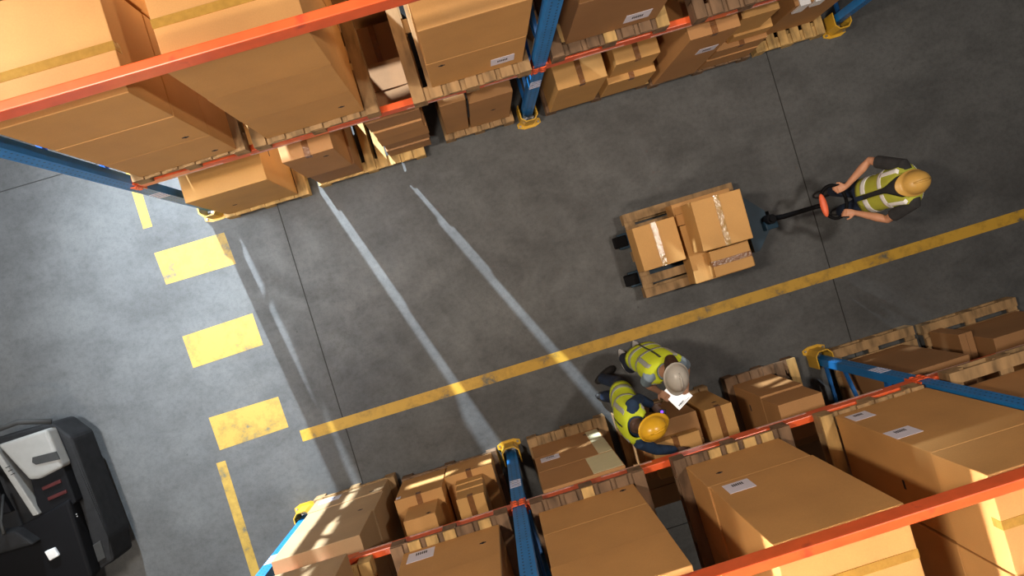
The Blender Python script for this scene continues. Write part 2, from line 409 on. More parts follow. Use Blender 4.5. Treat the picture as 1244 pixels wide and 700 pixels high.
# ------------------------------------------------------------------ pallets
def make_pallet(x0, x1, y0, y1, z, label, mat='wood', fresh=None, along='Y', group='wooden pallets', nb=None):
    W_, D_ = x1-x0, y1-y0
    t = thing('wooden_pallet', ((x0+x1)/2, (y0+y1)/2, z), label, 'pallet', group)
    m = M[mat]; w, d = W_/2, D_/2
    if along == 'X': w, d = d, w
    h = .14
    R4 = Matrix.Rotation(PI/2 if along == 'X' else 0, 4, 'Z')
    n = nb or max(6, round(2*w/.125)); p = 2*w/n; bw = p*.70
    b = BM()
    for k in range(n):
        cx = -w + bw/2 + k*(2*w-bw)/(n-1); e = random.uniform(-.006, .006)
        if fresh is not None and k in fresh: continue
        box(b, cx-bw/2, cx+bw/2, -d+e*.5, d+e*.5, h-.022, h, .002, R4)
    obj('deck', b, m, t)
    for k in (fresh or ()):
        cx = -w + bw/2 + k*(2*w-bw)/(n-1)
        b = BM(); box(b, cx-bw/2, cx+bw/2, -d, d, h-.022, h, .002, R4); o = obj('deck_board', b, M['wood_l'], t); o['label'] = 'fresh pale deck board'
    for yy in (-d+.05, 0, d-.05):
        b = BM(); box(b, -w, w, yy-.05, yy+.05, h-.044, h-.022, .002, R4); obj('cross_board', b, m, t)
    for xx in (-w+.05, 0, w-.05):
        for yy in (-d+.07, 0, d-.07):
            b = BM(); box(b, xx-.05, xx+.05, yy-.07, yy+.07, .022, h-.044, .002, R4); obj('block', b, m, t)
        b = BM(); box(b, xx-.05, xx+.05, -d, d, 0, .022, .002, R4); obj('runner', b, m, t)
    return t

# ------------------------------------------------------------------ cartons
def carton(x0, x1, y0, y1, z0, z1, mat, label, group=None, tape=None, labels=(), rz=0, marks=(), name='cardboard_box', tmat='tape', seamdir=None, bev=.006, toff=0):
    cx, cy = (x0+x1)/2, (y0+y1)/2; w, d, h = (x1-x0)/2, (y1-y0)/2, z1-z0
    t = thing(name, (cx, cy, z0), label, 'box', group, rz)
    b = BM(); box(b, -w, w, -d, d, 0.001, h-.001, bev)
    # slight bulge / sag of real cartons
    bmesh.ops.subdivide_edges(b, edges=[e for e in b.edges if e.calc_length() > .12], cuts=3, use_grid_fill=True)
    for v in b.verts:
        u = (1-(v.co.x/w)**2)*(1-(v.co.y/d)**2) if abs(v.co.z-(h-.001)) < .002 else 0
        v.co.z -= .003*u
    obj('carton_body', b, M[mat], t)
    sd = seamdir or tape or ('X' if w > d else 'Y')
    b = BM()
    if sd == 'X': box(b, -w+.004, w-.004, toff-.0015, toff+.0015, h-.004, h+.0002)
    else: box(b, -.0015, .0015, -d+.004, d-.004, h-.004, h+.0002)
    obj('flap_seam', b, M['seam'], t)
    if tape:
        b = BM(); q = .024
        if tape == 'X':
            box(b, -w-.0012, w+.0012, toff-q, toff+q, h-.003, h+.0014); box(b, -w-.0014, -w, toff-q, toff+q, h-.07, h+.0010); box(b, w, w+.0014, toff-q, toff+q, h-.07, h+.0010)
        else:
            box(b, -q, q, -d-.0012, d+.0012, h-.003, h+.0014); box(b, -q, q, -d-.0014, -d, h-.07, h+.0010); box(b, -q, q, d, d+.0014, h-.07, h+.0010)
        obj('packing_tape', b, M[tmat], t)
    for (face, a0, a1, b0, b1) in labels:       # face in world axes: 'f-' (towards -Y), 'f+' (+Y), 'l' (-X)
        b = BM(); i = BM(); e = .0015
        if face == 'f-':
            box(b, a0-cx, a1-cx, -d-e, -d, b0-z0, b1-z0); q = (a1-a0)
            for k in range(6): box(i, a0-cx+q*(.28+.075*k), a0-cx+q*(.28+.075*k+.045), -d-e*1.6, -d-e, b0-z0+(b1-b0)*.36, b0-z0+(b1-b0)*.62)
        elif face == 'f+':
            box(b, a0-cx, a1-cx, d, d+e, b0-z0, b1-z0); q = (a1-a0)
            for k in range(6): box(i, a0-cx+q*(.3+.075*k), a0-cx+q*(.3+.075*k+.045), d+e, d+e*1.6, b0-z0+(b1-b0)*.18, b0-z0+(b1-b0)*.42)
        else:
            box(b, -w-e, -w, a0-cy, a1-cy, b0-z0, b1-z0)
            for k in range(4): box(i, -w-e*1.6, -w-e, a0-cy+(a1-a0)*(.3+.1*k), a0-cy+(a1-a0)*(.35+.1*k), b0-z0+(b1-b0)*.3, b0-z0+(b1-b0)*.7)
        l = obj('shipping_label', b, M['white'], t); obj('barcode', i, M['ink'], l)
    for (face, a, z) in marks:                  # small dark hand holes / stamps
        b = BM(); e = .0012
        if face == 'f-': box(b, a-cx-.022, a-cx+.022, -d-e, -d, z-z0-.008, z-z0+.008); box(b, a-cx-.009, a-cx+.009, -d-e, -d, z-z0-.016, z-z0+.016)
        elif face == 'f+': box(b, a-cx-.022, a-cx+.022, d, d+e, z-z0-.008, z-z0+.008); box(b, a-cx-.009, a-cx+.009, d, d+e, z-z0-.016, z-z0+.016)
        elif face == 'l': box(b, -w-e, -w, a-cy-.03, a-cy+.03, z-z0-.012, z-z0+.012)
        else: box(b, w, w+e, a-cy-.03, a-cy+.03, z-z0-.012, z-z0+.012)
        obj('handle_hole', b, M['ink'], t)
    return t
def load(x0, x1, yf, side, zs, mats, phrase, depth=.53, toff=0, rows=2, tape='X', labels={}, marks={}, jit=.006, group=None):
    """stack of wide cartons; yf front plane, side=+1 goes to +Y"""
    n = len(zs)-1
    names = {1: [''], 2: ['bottom', 'top'], 3: ['bottom', 'middle', 'top']}[n]
    for r in range(rows):
        for k in range(n):
            j = random.uniform(-jit, jit); jy = random.uniform(0, jit)
            a = yf + side*(r*(depth+.012)+jy); c = a + side*depth
            row = 'front' if r == 0 else 'rear'
            mt = mats[k] if isinstance(mats, (list, tuple)) else mats
            carton(x0+j, x1+j, min(a, c), max(a, c), zs[k], zs[k+1], mt,
                   ('wide carton, %s row %s layer, %s' % (row, names[k], phrase)).replace('  ', ' '), group or 'cartons stacked in wide pallet loads',
                   tape=tape if k == n-1 else None, labels=labels.get(k, ()) if r == 0 else (), marks=marks.get(k, ()) if r == 0 else (), seamdir='X', toff=toff)

# ---- upper rack, first shelf (pallet base 1.705, deck 1.845)
ZU = 1.706; zu = ZU+.141
make_pallet(-2.20, -1.37, 1.41, 2.55, ZU, 'shelf pallet under the leftmost load of the upper rack', 'wood')
load(-2.13, -1.43, 1.425, 1, (zu, 2.36, 2.90, 3.43), ('card', 'card', 'card'), 'leftmost shelf load of the upper rack', depth=.61, toff=-.06, marks={1: (('f-', -1.55, 2.46),), 0: (('f-', -1.54, 1.98),)})
make_pallet(-1.31, -.38, 1.40, 2.55, ZU, 'shelf pallet with pale slat ends under the second upper rack load', 'wood')
load(-1.20, -.48, 1.43, 1, (zu, 2.40, 2.98, 3.52), ('card', 'card', 'card'), 'second shelf load of the upper rack', depth=.61, toff=-.06, marks={0: (('f-', -.60, 2.10),)})
make_pallet(-.13, .76, 1.38, 2.50, ZU, 'shelf pallet left of the middle upright of the upper rack', 'wood')
load(.03, .71, 1.45, 1, (zu, 2.40, 3.03), ('card', 'card'), 'third shelf load of the upper rack, with white label', labels={0: (('f-', .47, .64, 1.96, 2.10),)}, marks={0: (('f-', .13, 2.30),)})
make_pallet(.93, 1.82, 1.41, 2.55, ZU, 'shelf pallet right of the middle upright of the upper rack', 'wood_d', fresh=(3, 6))
load(1.04, 1.73, 1.48, 1, (zu, 2.62, 3.38), ('card_d', 'card_b'), 'shelf load right of the middle upright, upper rack', labels={0: (('f-', 1.46, 1.65, 1.95, 2.10),)})
make_pallet(2.02, 2.85, 1.39, 2.50, ZU, 'dark shelf pallet at the top edge with one pale board', 'wood_d', fresh=(4,))
load(2.08, 2.78, 1.60, 1, (zu, 2.4), ('card_d',), 'rightmost shelf load of the upper rack', rows=1)

# ---- upper rack, floor level
make_pallet(-2.17, -1.36, 1.29, 2.30, 0, 'floor pallet under the large yellowish carton of the upper rack', 'wood_l')
carton(-2.14, -1.46, 1.315, 1.86, .142, 1.13, 'card_y', 'large yellowish-tan carton on the floor pallet at the left end of the upper rack', seamdir='X', marks=(('f-', -1.95, .5), ('r', 1.6, .8)))
make_pallet(-1.25, -.20, 1.33, 2.36, 0, 'floor pallet with bare pale deck boards between two carton stacks', 'wood_l', nb=9, fresh=())
G2 = 'cartons on the floor pallets of the upper rack'
carton(-2.13, -1.64, 1.88, 2.28, .142, 1.52, 'card_d', 'tall unseen carton added to shade the top of the large yellowish-tan one', G2, seamdir='X')  # added blocker, keeps the low spot off the yellowish carton's top
carton(-1.23, -.81, 1.345, 1.95, .142, .62, 'card_d', 'lower carton of the narrow stack right of the large yellowish carton', G2, seamdir='X')
carton(-1.24, -.83, 1.335, 1.95, .62, 1.43, 'card_b', 'upper carton of the narrow stack right of the large yellowish carton', G2, tape='Y', tmat='tape_d', marks=(('f-', -.93, 1.25),))
zh = (.142, .40, .62, .94, 1.20, 1.50)
for k in range(5):
    carton(-.53+.012*(k % 2)-.01*k/5, -.115+.01*((k*7) % 3)-.004, 1.405+.008*((k*5) % 3), 1.85, zh[k], zh[k+1], ('card_d', 'card_d', 'card_b', 'card_b', 'card_d')[k],
           'flat brown carton, %s of five piled left of the dark gap' % ('lowest', 'second from below', 'middle one', 'second from top', 'topmost')[k], G2, seamdir='X')
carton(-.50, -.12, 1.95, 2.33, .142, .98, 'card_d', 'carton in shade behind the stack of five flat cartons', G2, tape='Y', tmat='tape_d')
carton(-.93, -.12, 2.40, 2.85, .001, 1.55, 'card_d', 'large dark light-blocking carton added at the back, seen between two upper shelf loads', G2, seamdir='X')  # added to stop the low spot lighting the cartons in front of it
make_pallet(.02, .70, 1.40, 2.40, 0, 'floor pallet under the strapped cartons left of the middle upright', 'wood')
carton(.045, .265, 1.455, 1.95, .142, 1.24, 'card_b', 'tall narrow brown carton left of the black strap, by the dark gap', G2, seamdir='X')
carton(.285, .665, 1.45, 1.95, .142, 1.08, 'card_b', 'brown carton right of the black strap, left of the middle guard', G2, seamdir='X', marks=(('f-', .50, .62),))
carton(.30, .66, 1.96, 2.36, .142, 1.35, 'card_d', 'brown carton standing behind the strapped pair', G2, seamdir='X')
bm = BM(); box(bm, .268, .282, 1.449, 1.458, .60, 1.25); box(bm, .268, .282, 1.449, 1.95, 1.240, 1.25)
tag(obj('strap', bm, M['black']), 'black strap hanging between the two cartons left of the middle upright', 'strap')
make_pallet(1.02, 2.04, 1.38, 2.35, 0, 'floor pallet under the taped cartons right of the middle upright', 'wood_d', fresh=(7,), nb=8)
carton(1.045, 1.485, 1.375, 1.98, .142, .96, 'card_l', 'taped tan carton right of the middle upright of the upper rack', G2, tape='Y', tmat='tape_d')
carton(1.55, 2.0, 1.375, 1.90, .142, .61, 'card_l', 'lower taped carton of the pair left of the tall labelled one', G2, tape='Y', tmat='tape_d')
carton(1.57, 1.96, 1.43, 1.90, .61, 1.01, 'card_l', 'upper small carton of the pair left of the tall labelled carton', G2, tape='Y', tmat='tape_d')
make_pallet(2.05, 3.06, 1.35, 2.35, 0, 'floor pallet under the tall labelled carton and the low pile', 'wood_d')
carton(2.07, 2.49, 1.35, 2.0, .142, 1.45, 'card_b', 'tall brown carton with a crumpled white label, upper rack floor level', G2, tape='Y', tmat='tape_d', labels=(('f-', 2.27, 2.44, .90, 1.04),))
carton(2.53, 3.03, 1.36, 2.0, .142, .42, 'card_b', 'lowest wide carton of the pile right of the tall labelled carton', G2, seamdir='X')
carton(2.55, 3.03, 1.37, 1.9, .42, .67, 'card_b', 'second wide carton of the pile right of the tall labelled carton', G2, tape='Y', tmat='tape_d')
carton(2.66, 3.02, 1.41, 1.9, .67, .85, 'card_l', 'flat carton in the pile right of the tall labelled carton', G2, seamdir='X')
carton(2.58, 2.90, 1.43, 1.85, .85, 1.30, 'card_l', 'topmost carton of the pile right of the tall labelled carton', G2, seamdir='X')
make_pallet(3.13, 3.83, 1.36, 2.3, 0, 'fresh pale floor pallet beside the top right upright', 'wood_l', nb=6)
t = carton(3.22, 3.74, 1.50, 2.05, .142, .92, 'card_b', 'opened carton with two white flaps beside the top right upright', None, tape='Y')
bm = BM(); box(bm, -.225, -.13, -.291, .05, .60, .795, .002); obj('white_flap', bm, M['paper'], t)
bm = BM(); box(bm, -.09, .01, -.291, .0, .66, .80, .002); obj('white_flap', bm, M['paper'], t)

# ---- lower rack, floor level
G3 = 'cartons on the floor pallets of the lower rack'
make_pallet(-2.17, -1.38, -2.45, -1.50, 0, 'floor pallet under the sunlit carton stack of the lower rack', 'wood')
for k, (a, b) in enumerate(((.142, .52), (.52, 1.10), (1.10, 1.70))):
    carton(-2.14+.01*k, -1.44+(.0, .012, .0)[k], -2.2, -1.512-.008*(k == 1), a, b, 'card_w',
           'pale carton crossed by frame shadows, %s of the leftmost floor stack' % ('lowest', 'middle', 'topmost')[k], G3, seamdir='X',
           labels=((('f+', -2.08, -1.88, .20, .34),) if k == 0 else ()), marks=((('f+', -1.55, .45),) if k == 0 else (('f+', -1.57, .95),) if k == 1 else ()))
make_pallet(-1.32, -.38, -2.5, -1.56, 0, 'floor pallet under the two small carton stacks of the lower rack', 'wood_d')
carton(-1.31, -.885, -2.05, -1.575, .142, .80, 'card', 'tan carton with a taped top, left one in the short bay', G3, tape='Y', tmat='tape_d', labels=(('f+', -1.30, -1.26, .70, .76),))
carton(-1.21, -.94, -2.1, -1.66, .80, 1.20, 'card', 'smaller carton resting on the taped carton in the short bay', G3, seamdir='X', marks=(('f+', -1.0, 1.15),))
carton(-.87, -.43, -2.15, -1.565, .142, .56, 'card', 'low wide carton under the small stack left of the guarded upright', G3, tape='Y', tmat='tape_d')
for k, (a, b) in enumerate(((.56, .70), (.70, .86), (.86, 1.10))):
    carton(-.78+.008*k, -.535+.004*k, -1.98, -1.625-.01*k, a, b, 'card_l', 'small carton, %s of three piled on the low wide carton' % ('lowest', 'middle', 'topmost')[k], G3, tape='Y' if k == 2 else None, tmat='tape_d', seamdir='Y')
make_pallet(-.07, .71, -2.75, -1.55, 0, 'floor pallet left of the worker in the yellow helmet', 'wood')
for k, (a, b) in enumerate(((.142, .60), (.60, 1.08), (1.08, 1.60))):
    t = carton(-.05, .605, -2.2, -1.635, a, b, 'card_b', 'wide brown carton, %s layer of the stack right of the guarded upright' % ('lowest', 'middle', 'top')[k], G3, seamdir='X',
           labels=((('f+', 0.0, .17, .66, .80),) if k == 1 else ()), marks=((('f+', .47, .28),) if k == 0 else ()))
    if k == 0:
        bm = BM(); box(bm, .20, .315, .284, .286, .06, .455); o = obj('painted_sunlight', bm, M['sun_patch'], t)  # thin panels paint a sunlit patch onto the carton fronts
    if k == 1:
        bm = BM(); box(bm, .20, .32, .284, .286, .0, .475); o = obj('painted_sunlight', bm, M['sun_patch'], t)
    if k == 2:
        bm = BM(); box(bm, .08, .32, .284, .286, .02, .51); o = obj('painted_sunlight', bm, M['sun_patch'], t)
make_pallet(.79, 1.74, -2.45, -1.57, 0, 'floor pallet in front of the two workers standing together', 'wood')
carton(.87, 1.41, -2.05, -1.585, .142, .85, 'card_b', 'carton that the worker in the yellow helmet leans over', G3, seamdir='X')
carton(.93, 1.36, -2.03, -1.72, .85, .98, 'card_l', 'flat carton on top of the pile under the reaching arm', G3, tape='Y', tmat='tape_d')
carton(1.47, 1.72, -1.90, -1.60, .142, .88, 'card_l', 'small upright carton with brown tape right of the two workers', G3, tape='Y', tmat='tape_d', marks=(('f+', 1.62, .70),))
carton(.83, 1.25, -2.42, -2.07, .142, .50, 'card_b', 'low carton at the rear of the pallet before the two workers', G3, seamdir='X')
make_pallet(1.92, 2.64, -2.65, -1.555, 0, 'floor pallet left of the blue upright, with one pale board', 'wood_d', fresh=(5,), nb=6)
carton(1.98, 2.37, -2.15, -1.635, .142, .86, 'card_b', 'lower brown carton on the floor pallet left of the blue upright', G3, seamdir='X', marks=(('l', -1.8, .5),))
carton(1.98, 2.36, -1.97, -1.650, .865, 1.24, 'card_b', 'upper brown carton on the floor pallet left of the blue upright', G3, seamdir='X')
carton(2.36, 2.62, -2.6, -2.16, .142, 1.0, 'card_d', 'brown carton at the rear of the pallet left of the blue upright', G3, seamdir='X')
make_pallet(2.99, 3.84, -2.75, -1.60, 0, 'floor pallet right of the lower rack upright', 'wood', along='X')
carton(3.02, 3.68, -2.6, -1.74, .142, 1.15, 'card_d', 'large dark brown carton right of the lower rack upright', G3, seamdir='X')
make_pallet(3.93, 4.90, -2.75, -1.63, 0, 'floor pallet with a pale edge at the right border', 'wood', along='X')
carton(3.97, 4.10, -2.5, -1.70, .142, .60, 'card_d', 'narrow dark carton at the left side of the rightmost floor pallet', G3, seamdir='Y')
carton(4.11, 4.86, -2.5, -1.76, .142, .85, 'card_d', 'wide dark carton on the rightmost floor pallet', G3, seamdir='X')
carton(4.15, 4.82, -2.5, -1.95, .85, 1.2, 'card_b', 'upper wide carton on the rightmost floor pallet', G3, seamdir='X')

# ---- lower rack, first shelf (deck 1.97)
ZL = 1.826; zl = ZL+.141
make_pallet(-2.20, -1.36, -2.70, -1.64, ZL, 'shelf pallet with an orange-brown edge board, left end of the lower rack', 'wood_l')
for r in range(2):
    for k, (a, b) in enumerate(((zl, 2.50), (2.50, 3.05))):
        carton(-2.17, -1.49, -2.065-r*.54, -1.535-r*.54, a, b, 'card_w', 'pale sunlit carton, %s row %s layer, leftmost shelf load of the lower rack' % (('front', 'rear')[r], ('lower', 'upper')[k]), 'pale cartons of the leftmost shelf load', seamdir='X')
make_pallet(-1.20, -.335, -2.70, -1.60, ZL, 'shelf pallet left of the perforated blue upright', 'wood_d', fresh=(1, 2, 3, 5))
load(-1.12, -.42, -1.655, -1, (zl, 2.53, 3.1), ('card', 'card'), 'labelled shelf load in the short bay', labels={0: (('f+', -1.07, -.88, 2.02, 2.20),)}, marks={0: (('f+', -.53, 2.25),)})
make_pallet(-.165, .68, -2.72, -1.60, ZL, 'shelf pallet right of the perforated blue upright', 'wood_d', fresh=(3,))
load(-.125, .58, -1.665, -1, (zl, 2.44, 2.99, 3.50), ('card', 'card', 'card'), 'first wide load right of the perforated upright', marks={0: (('f+', .49, 2.05),)})
make_pallet(.90, 1.78, -2.72, -1.61, ZL, 'shelf pallet with pale slat ends in the middle bay', 'wood_d', fresh=(2, 3, 4, 5))
load(.98, 1.68, -1.665, -1, (zl, 2.50, 3.55), ('card', 'card'), 'middle load of the wide bay', labels={1: (('f+', 1.05, 1.22, 2.56, 2.73),)}, marks={0: (('f+', 1.12, 2.30),)})
make_pallet(2.01, 2.80, -2.72, -1.62, ZL, 'shelf pallet with two blocks showing left of the long load', 'wood', fresh=(0,))
load(2.11, 2.81, -1.64, -1, (zl, 3.12, 3.60), ('card', 'card'), 'load with two white labels beside the blue upright', marks={0: (('l', -1.95, 2.7),)},
     labels={0: (('f+', 2.14, 2.29, 2.06, 2.22), ('f+', 2.12, 2.29, 2.60, 2.77))})
make_pallet(3.0, 3.87, -2.72, -1.60, ZL, 'shelf pallet right of the bright blue upright', 'wood', along='X')
load(3.05, 3.80, -1.72, -1, (zl, 2.5, 3.0), ('card_b', 'card_b'), 'shelf load at the right border of the picture')
make_pallet(3.95, 4.83, -2.72, -1.62, ZL, 'shelf pallet next to the right border load', 'wood')

# things standing behind the lower rack, glimpsed through the gap
make_pallet(2.9, 3.85, -4.3, -3.2, 0, 'floor pallet glimpsed behind the lower rack at bottom right', 'wood_d')
carton(2.95, 3.35, -3.9, -3.3, .142, .9, 'card_b', 'brown carton with a white mark glimpsed behind the lower rack', labels=(('f+', 3.1, 3.2, .5, .65),), seamdir='X')
carton(3.37, 3.8, -4.1, -3.35, .142, .7, 'card_d', 'dark carton under the white plastic bag behind the lower rack', seamdir='X')
bm = BM(); ball(bm, (3.58, -3.62, .845), (.16, .13, .12), 16)
for v in bm.verts: v.co += Vector((random.uniform(-.018, .018), random.uniform(-.018, .018), random.uniform(-.018, .018)))
tag(obj('plastic_bag', bm, M['plastic'], smooth=True), 'crumpled white plastic bag lying on a carton behind the lower rack', 'bag')

# ------------------------------------------------------------------ loaded pallet on the hand truck
make_pallet(1.41, 2.50, -.58, .24, .085, 'pallet raised on the forks of the hand pallet truck in the aisle', 'wood', along='X', nb=7)
GA = 'cartons on the pallet being moved through the aisle'
carton(1.40, 1.80, -.32, .085, .227, .52, 'card_l', 'square taped carton at the rear of the moving pallet', GA, tape='Y')
carton(1.84, 2.37, -.57, -.02, .227, .47, 'card_l', 'broad bottom carton under the taped carton, lower half of the moving pallet', GA, seamdir='Y')
carton(1.82, 2.38, -.015, .19, .227, .46, 'card', 'bottom carton along the top side of the moving pallet', GA, seamdir='X')
carton(1.99, 2.36, -.555, -.315, .472, .60, 'card_l', 'low taped carton beside the highest carton on the moving pallet', GA, tape='X', tmat='tape_d')
carton(1.89, 2.34, -.295, .15, .472, .82, 'card_l', 'highest carton with shiny tape, next to the hand truck', GA, tape='Y', rz=-.02)

# hand pallet truck
t = thing('hand_pallet_truck', (2.6, -.2, 0), 'dark blue hand pallet truck with a black tow handle under the moving pallet', 'pallet truck')
TP = lambda x, y, z: (x-2.6, y+.2, z)
for y in (-.38, -.0):
    bm = BM(); bar(bm, TP(1.33, y, .055), TP(2.58, y, .055), .15, .05, bev=.008); obj('fork', bm, M['jblue'], t)
    bm = BM(); cyl(bm, TP(1.48, y-.04, .04), TP(1.48, y+.04, .04), .038, 16); obj('fork_roller', bm, M['tblack'], t)
for y in (-.38, 0):
    bm = BM(); bar(bm, TP(1.28, y, .07), TP(1.42, y, .07), .11, .04, bev=.01); obj('fork_tip', bm, M['tblack'], t)
bm = BM(); P = [(-.10, -.26), (-.05, -.26), (.10, -.09), (.10, .09), (-.05, .26), (-.10, .26)]
prism(bm, P, .09, .30); obj('chassis_head', bm, M['jblue'], t)
bm = BM(); cyl(bm, (.09, 0, .08), (.09, 0, .44), .045, 18); cyl(bm, (.09, 0, .44), (.09, 0, .47), .03, 14); obj('hydraulic_pump', bm, M['tblack'], t)
bm = BM(); bar(bm, (.04, -.05, .33), (.17, -.05, .30), .09, .07, bev=.01); obj('pump_cover', bm, M['jblue'], t)
for sy in (-.055, .055):
    bm = BM(); cyl(bm, (.12, sy-.02, .09), (.12, sy+.02, .09), .09, 24); obj('steer_wheel', bm, M['tblack'], t)
bm = BM(); tube(bm, [(.10, 0, .34), (.20, -.01, .45), (.34, 0, .80), (.37, 0, .86)], [.028, .024, .02, .022], 12); obj('tow_bar', bm, M['tblack'], t, True)
bm = BM(); pts = []
for k in range(25):
    a = 2*PI*k/24; pts.append((.455+.085*math.cos(a), .145*math.sin(a), .925+.05*math.cos(a)))
tube(bm, pts, [.015]*25, 10); obj('loop_handle', bm, M['tblack'], t, True)
bm = BM(); ball(bm, (.375, -.005, .90), (.030, .105, .03), 20); obj('orange_hub', bm, M['jred'], t, True)

# ------------------------------------------------------------------ parked truck, lower left
t = thing('industrial_truck', (-4.6, -.75, 0), 'parked black reach truck with a white cover panel in the lower left corner', 'truck')
def Q(x, y, z): return (x+4.6, y+.75, z)
def rprism(bm, poly, z0, z1, bev=.03):
    prism(bm, [(x+4.6, y+.75) for x, y in poly], z0, z1)
    es = [e for e in bm.edges]
    bmesh.ops.bevel(bm, geom=es, offset=bev, segments=3, affect='EDGES', profile=.6)
bm = BM(); rprism(bm, [(-6.2, -2.3), (-4.35, -2.3), (-4.30, -1.50), (-3.90, -1.42), (-3.885, -1.2), (-3.93, -.25), (-4.06, -.07), (-4.70, -.06), (-6.2, -.2)], .12, .50, .04)
obj('chassis', bm, M['tgrey'], t)
bm = BM(); rprism(bm, [(-6.1, -2.2), (-4.5, -2.2), (-4.4, -1.55), (-4.02, -1.46), (-4.02, -.75), (-4.6, -.9), (-6.1, -.6)], .50, .66, .03)
obj('battery_cover', bm, M['tblack'], t)
bm = BM(); rprism(bm, [(-4.30, -.50), (-4.00, -.46), (-3.985, -.80), (-4.33, -.92)], .5, .62, .015); obj('side_panel', bm, M['tblack'], t)
bm = BM(); rprism(bm, [(-4.46, -.12), (-4.02, -.11), (-3.985, -.47), (-4.21, -.51), (-4.29, -.49)], .50, .655, .03); obj('white_cover', bm, M['twhite'], t)
bm = BM(); rprism(bm, [(-4.53, -.12), (-4.475, -.12), (-4.29, -.80), (-4.345, -.80)], .50, .665, .012); obj('white_trim', bm, M['twhite'], t)
bm = BM(); pts = [(-4.19, -.38), (-4.215, -.35), (-4.20, -.31), (-3.995, -.32), (-3.985, -.395)]
prism(bm, [(x+4.6, y+.75) for x, y in pts], .650, .662); obj('grey_recess', bm, M['tmid'], t)
for (x, y) in ((-4.22, -.60), (-4.20, -.70)):
    bm = BM(); bar(bm, Q(x, y, .625), Q(x+.17, y+.02, .625), .03, .02, bev=.004); obj('louvre', bm, M['tred'], t)
for i, s in enumerate(('7', '0', '8')):   # small raised dark marks on the trim
    bm = BM(); bar(bm, Q(-4.44+.012*i, -.33-.035*i, .667), Q(-4.40+.012*i, -.325-.035*i, .667), .008, .003); obj('number_mark', bm, M['tmid'], t)
bm = BM()
for i in range(6): ball(bm, Q(-4.05+.022*(i % 3), -.91-.02*(i//3)+.006*(i % 3), .63), .006, 8)
obj('rivets', bm, M['twhite'], t)
bm = BM(); rprism(bm, [(-5.3, -.75), (-4.45, -.86), (-4.33, -1.02), (-5.3, -1.0)], .60, .78, .03); obj('control_console', bm, M['tgrey'], t)
bm = BM(); rprism(bm, [(-4.33, -1.12), (-4.24, -1.11), (-4.22, -1.19), (-4.31, -1.21)], .655, .69, .012); obj('white_button', bm, M['sole'], t)
bm = BM(); tube(bm, [Q(-4.56, -.55, .62), Q(-4.52, -.75, .80), Q(-4.50, -.85, .84)], [.012, .011, .016], 10); obj('control_lever', bm, M['tmid'], t, True)
bm = BM(); tube(bm, [Q(-4.60, -.28, .74), Q(-4.53, -.42, .74)], [.022, .022], 10); obj('grab_handle', bm, M['twhite'], t, True)
bm = BM(); tube(bm, [Q(-4.75, -.05, .55), Q(-4.6, .0, .62), Q(-4.25, .02, .62), Q(-4.02, -.06, .55)], [.025]*4, 12); obj('rear_guard_bar', bm, M['tmid'], t, True)
bm = BM(); rprism(bm, [(-5.4, -.4), (-4.64, -.24), (-4.62, -.55), (-4.58, -.72), (-5.4, -.74)], .50, .56, .01); obj('floor_mat', bm, M['tblack'], t)
for (x, y) in ((-4.15, -.35), (-4.15, -1.2), (-5.6, -.5), (-5.6, -1.9)):
    bm = BM(); cyl(bm, Q(x, y-.05, .13), Q(x, y+.05, .13), .13, 24); obj('wheel', bm, M['tblack'], t)
bm = BM(); rprism(bm, [(-4.10, -1.40), (-3.95, -1.36), (-3.95, -1.20), (-4.10, -1.24)], .49, .515, .008); obj('step_plate', bm, M['tmid'], t)

# ------------------------------------------------------------------ people
def V(*a): return Vector(a)
def lerp(a, b, t): return a + (b-a)*t
RM = lambda v: ('REMESH', dict(mode='VOXEL', voxel_size=v, use_smooth_shade=True))
SM = lambda n, f=.5: ('SMOOTH', dict(iterations=n, factor=f))
def hand(bm, wrist, d, palm_n, side, curl=.35, s=1.0):
    """d: direction of the fingers, palm_n: palm normal, side=+1/-1 selects thumb side"""
    d = d.normalized(); n = (palm_n - d*palm_n.dot(d)).normalized(); l = d.cross(n).normalized()*side
    pe = wrist + d*.085*s
    loft(bm, [wrist-d*.02, wrist, wrist+d*.04*s, pe], [(.024, .018), (.027, .017), (.038, .015), (.040, .012)], l, 14)
    for i, (off, L, r) in enumerate(((.030, .072, .0088), (.010, .080, .009), (-.011, .074, .0088), (-.031, .058, .008))):
        p = pe + l*off*s - d*.008
        c = curl*(1+.12*i); q = [p]
        dd = d.copy()
        for seg, f in ((.45, .6), (.32, 1.2), (.23, 1.8)):
            a = c*f; dd = (d*math.cos(a) + n*math.sin(a)).normalized()
            p = p + dd*L*seg*s; q.append(p)
        tube(bm, q, [r, r*.95, r*.88, r*.72], 10)
    b0 = wrist + d*.025*s + l*.026
    t1 = b0 + (d*.55 + l*.75 + n*.25).normalized()*.036*s; t2 = t1 + (d*.85 + l*.35 + n*.35).normalized()*.032*s
    tube(bm, [b0, t1, t2], [.013, .0105, .0085], 10)
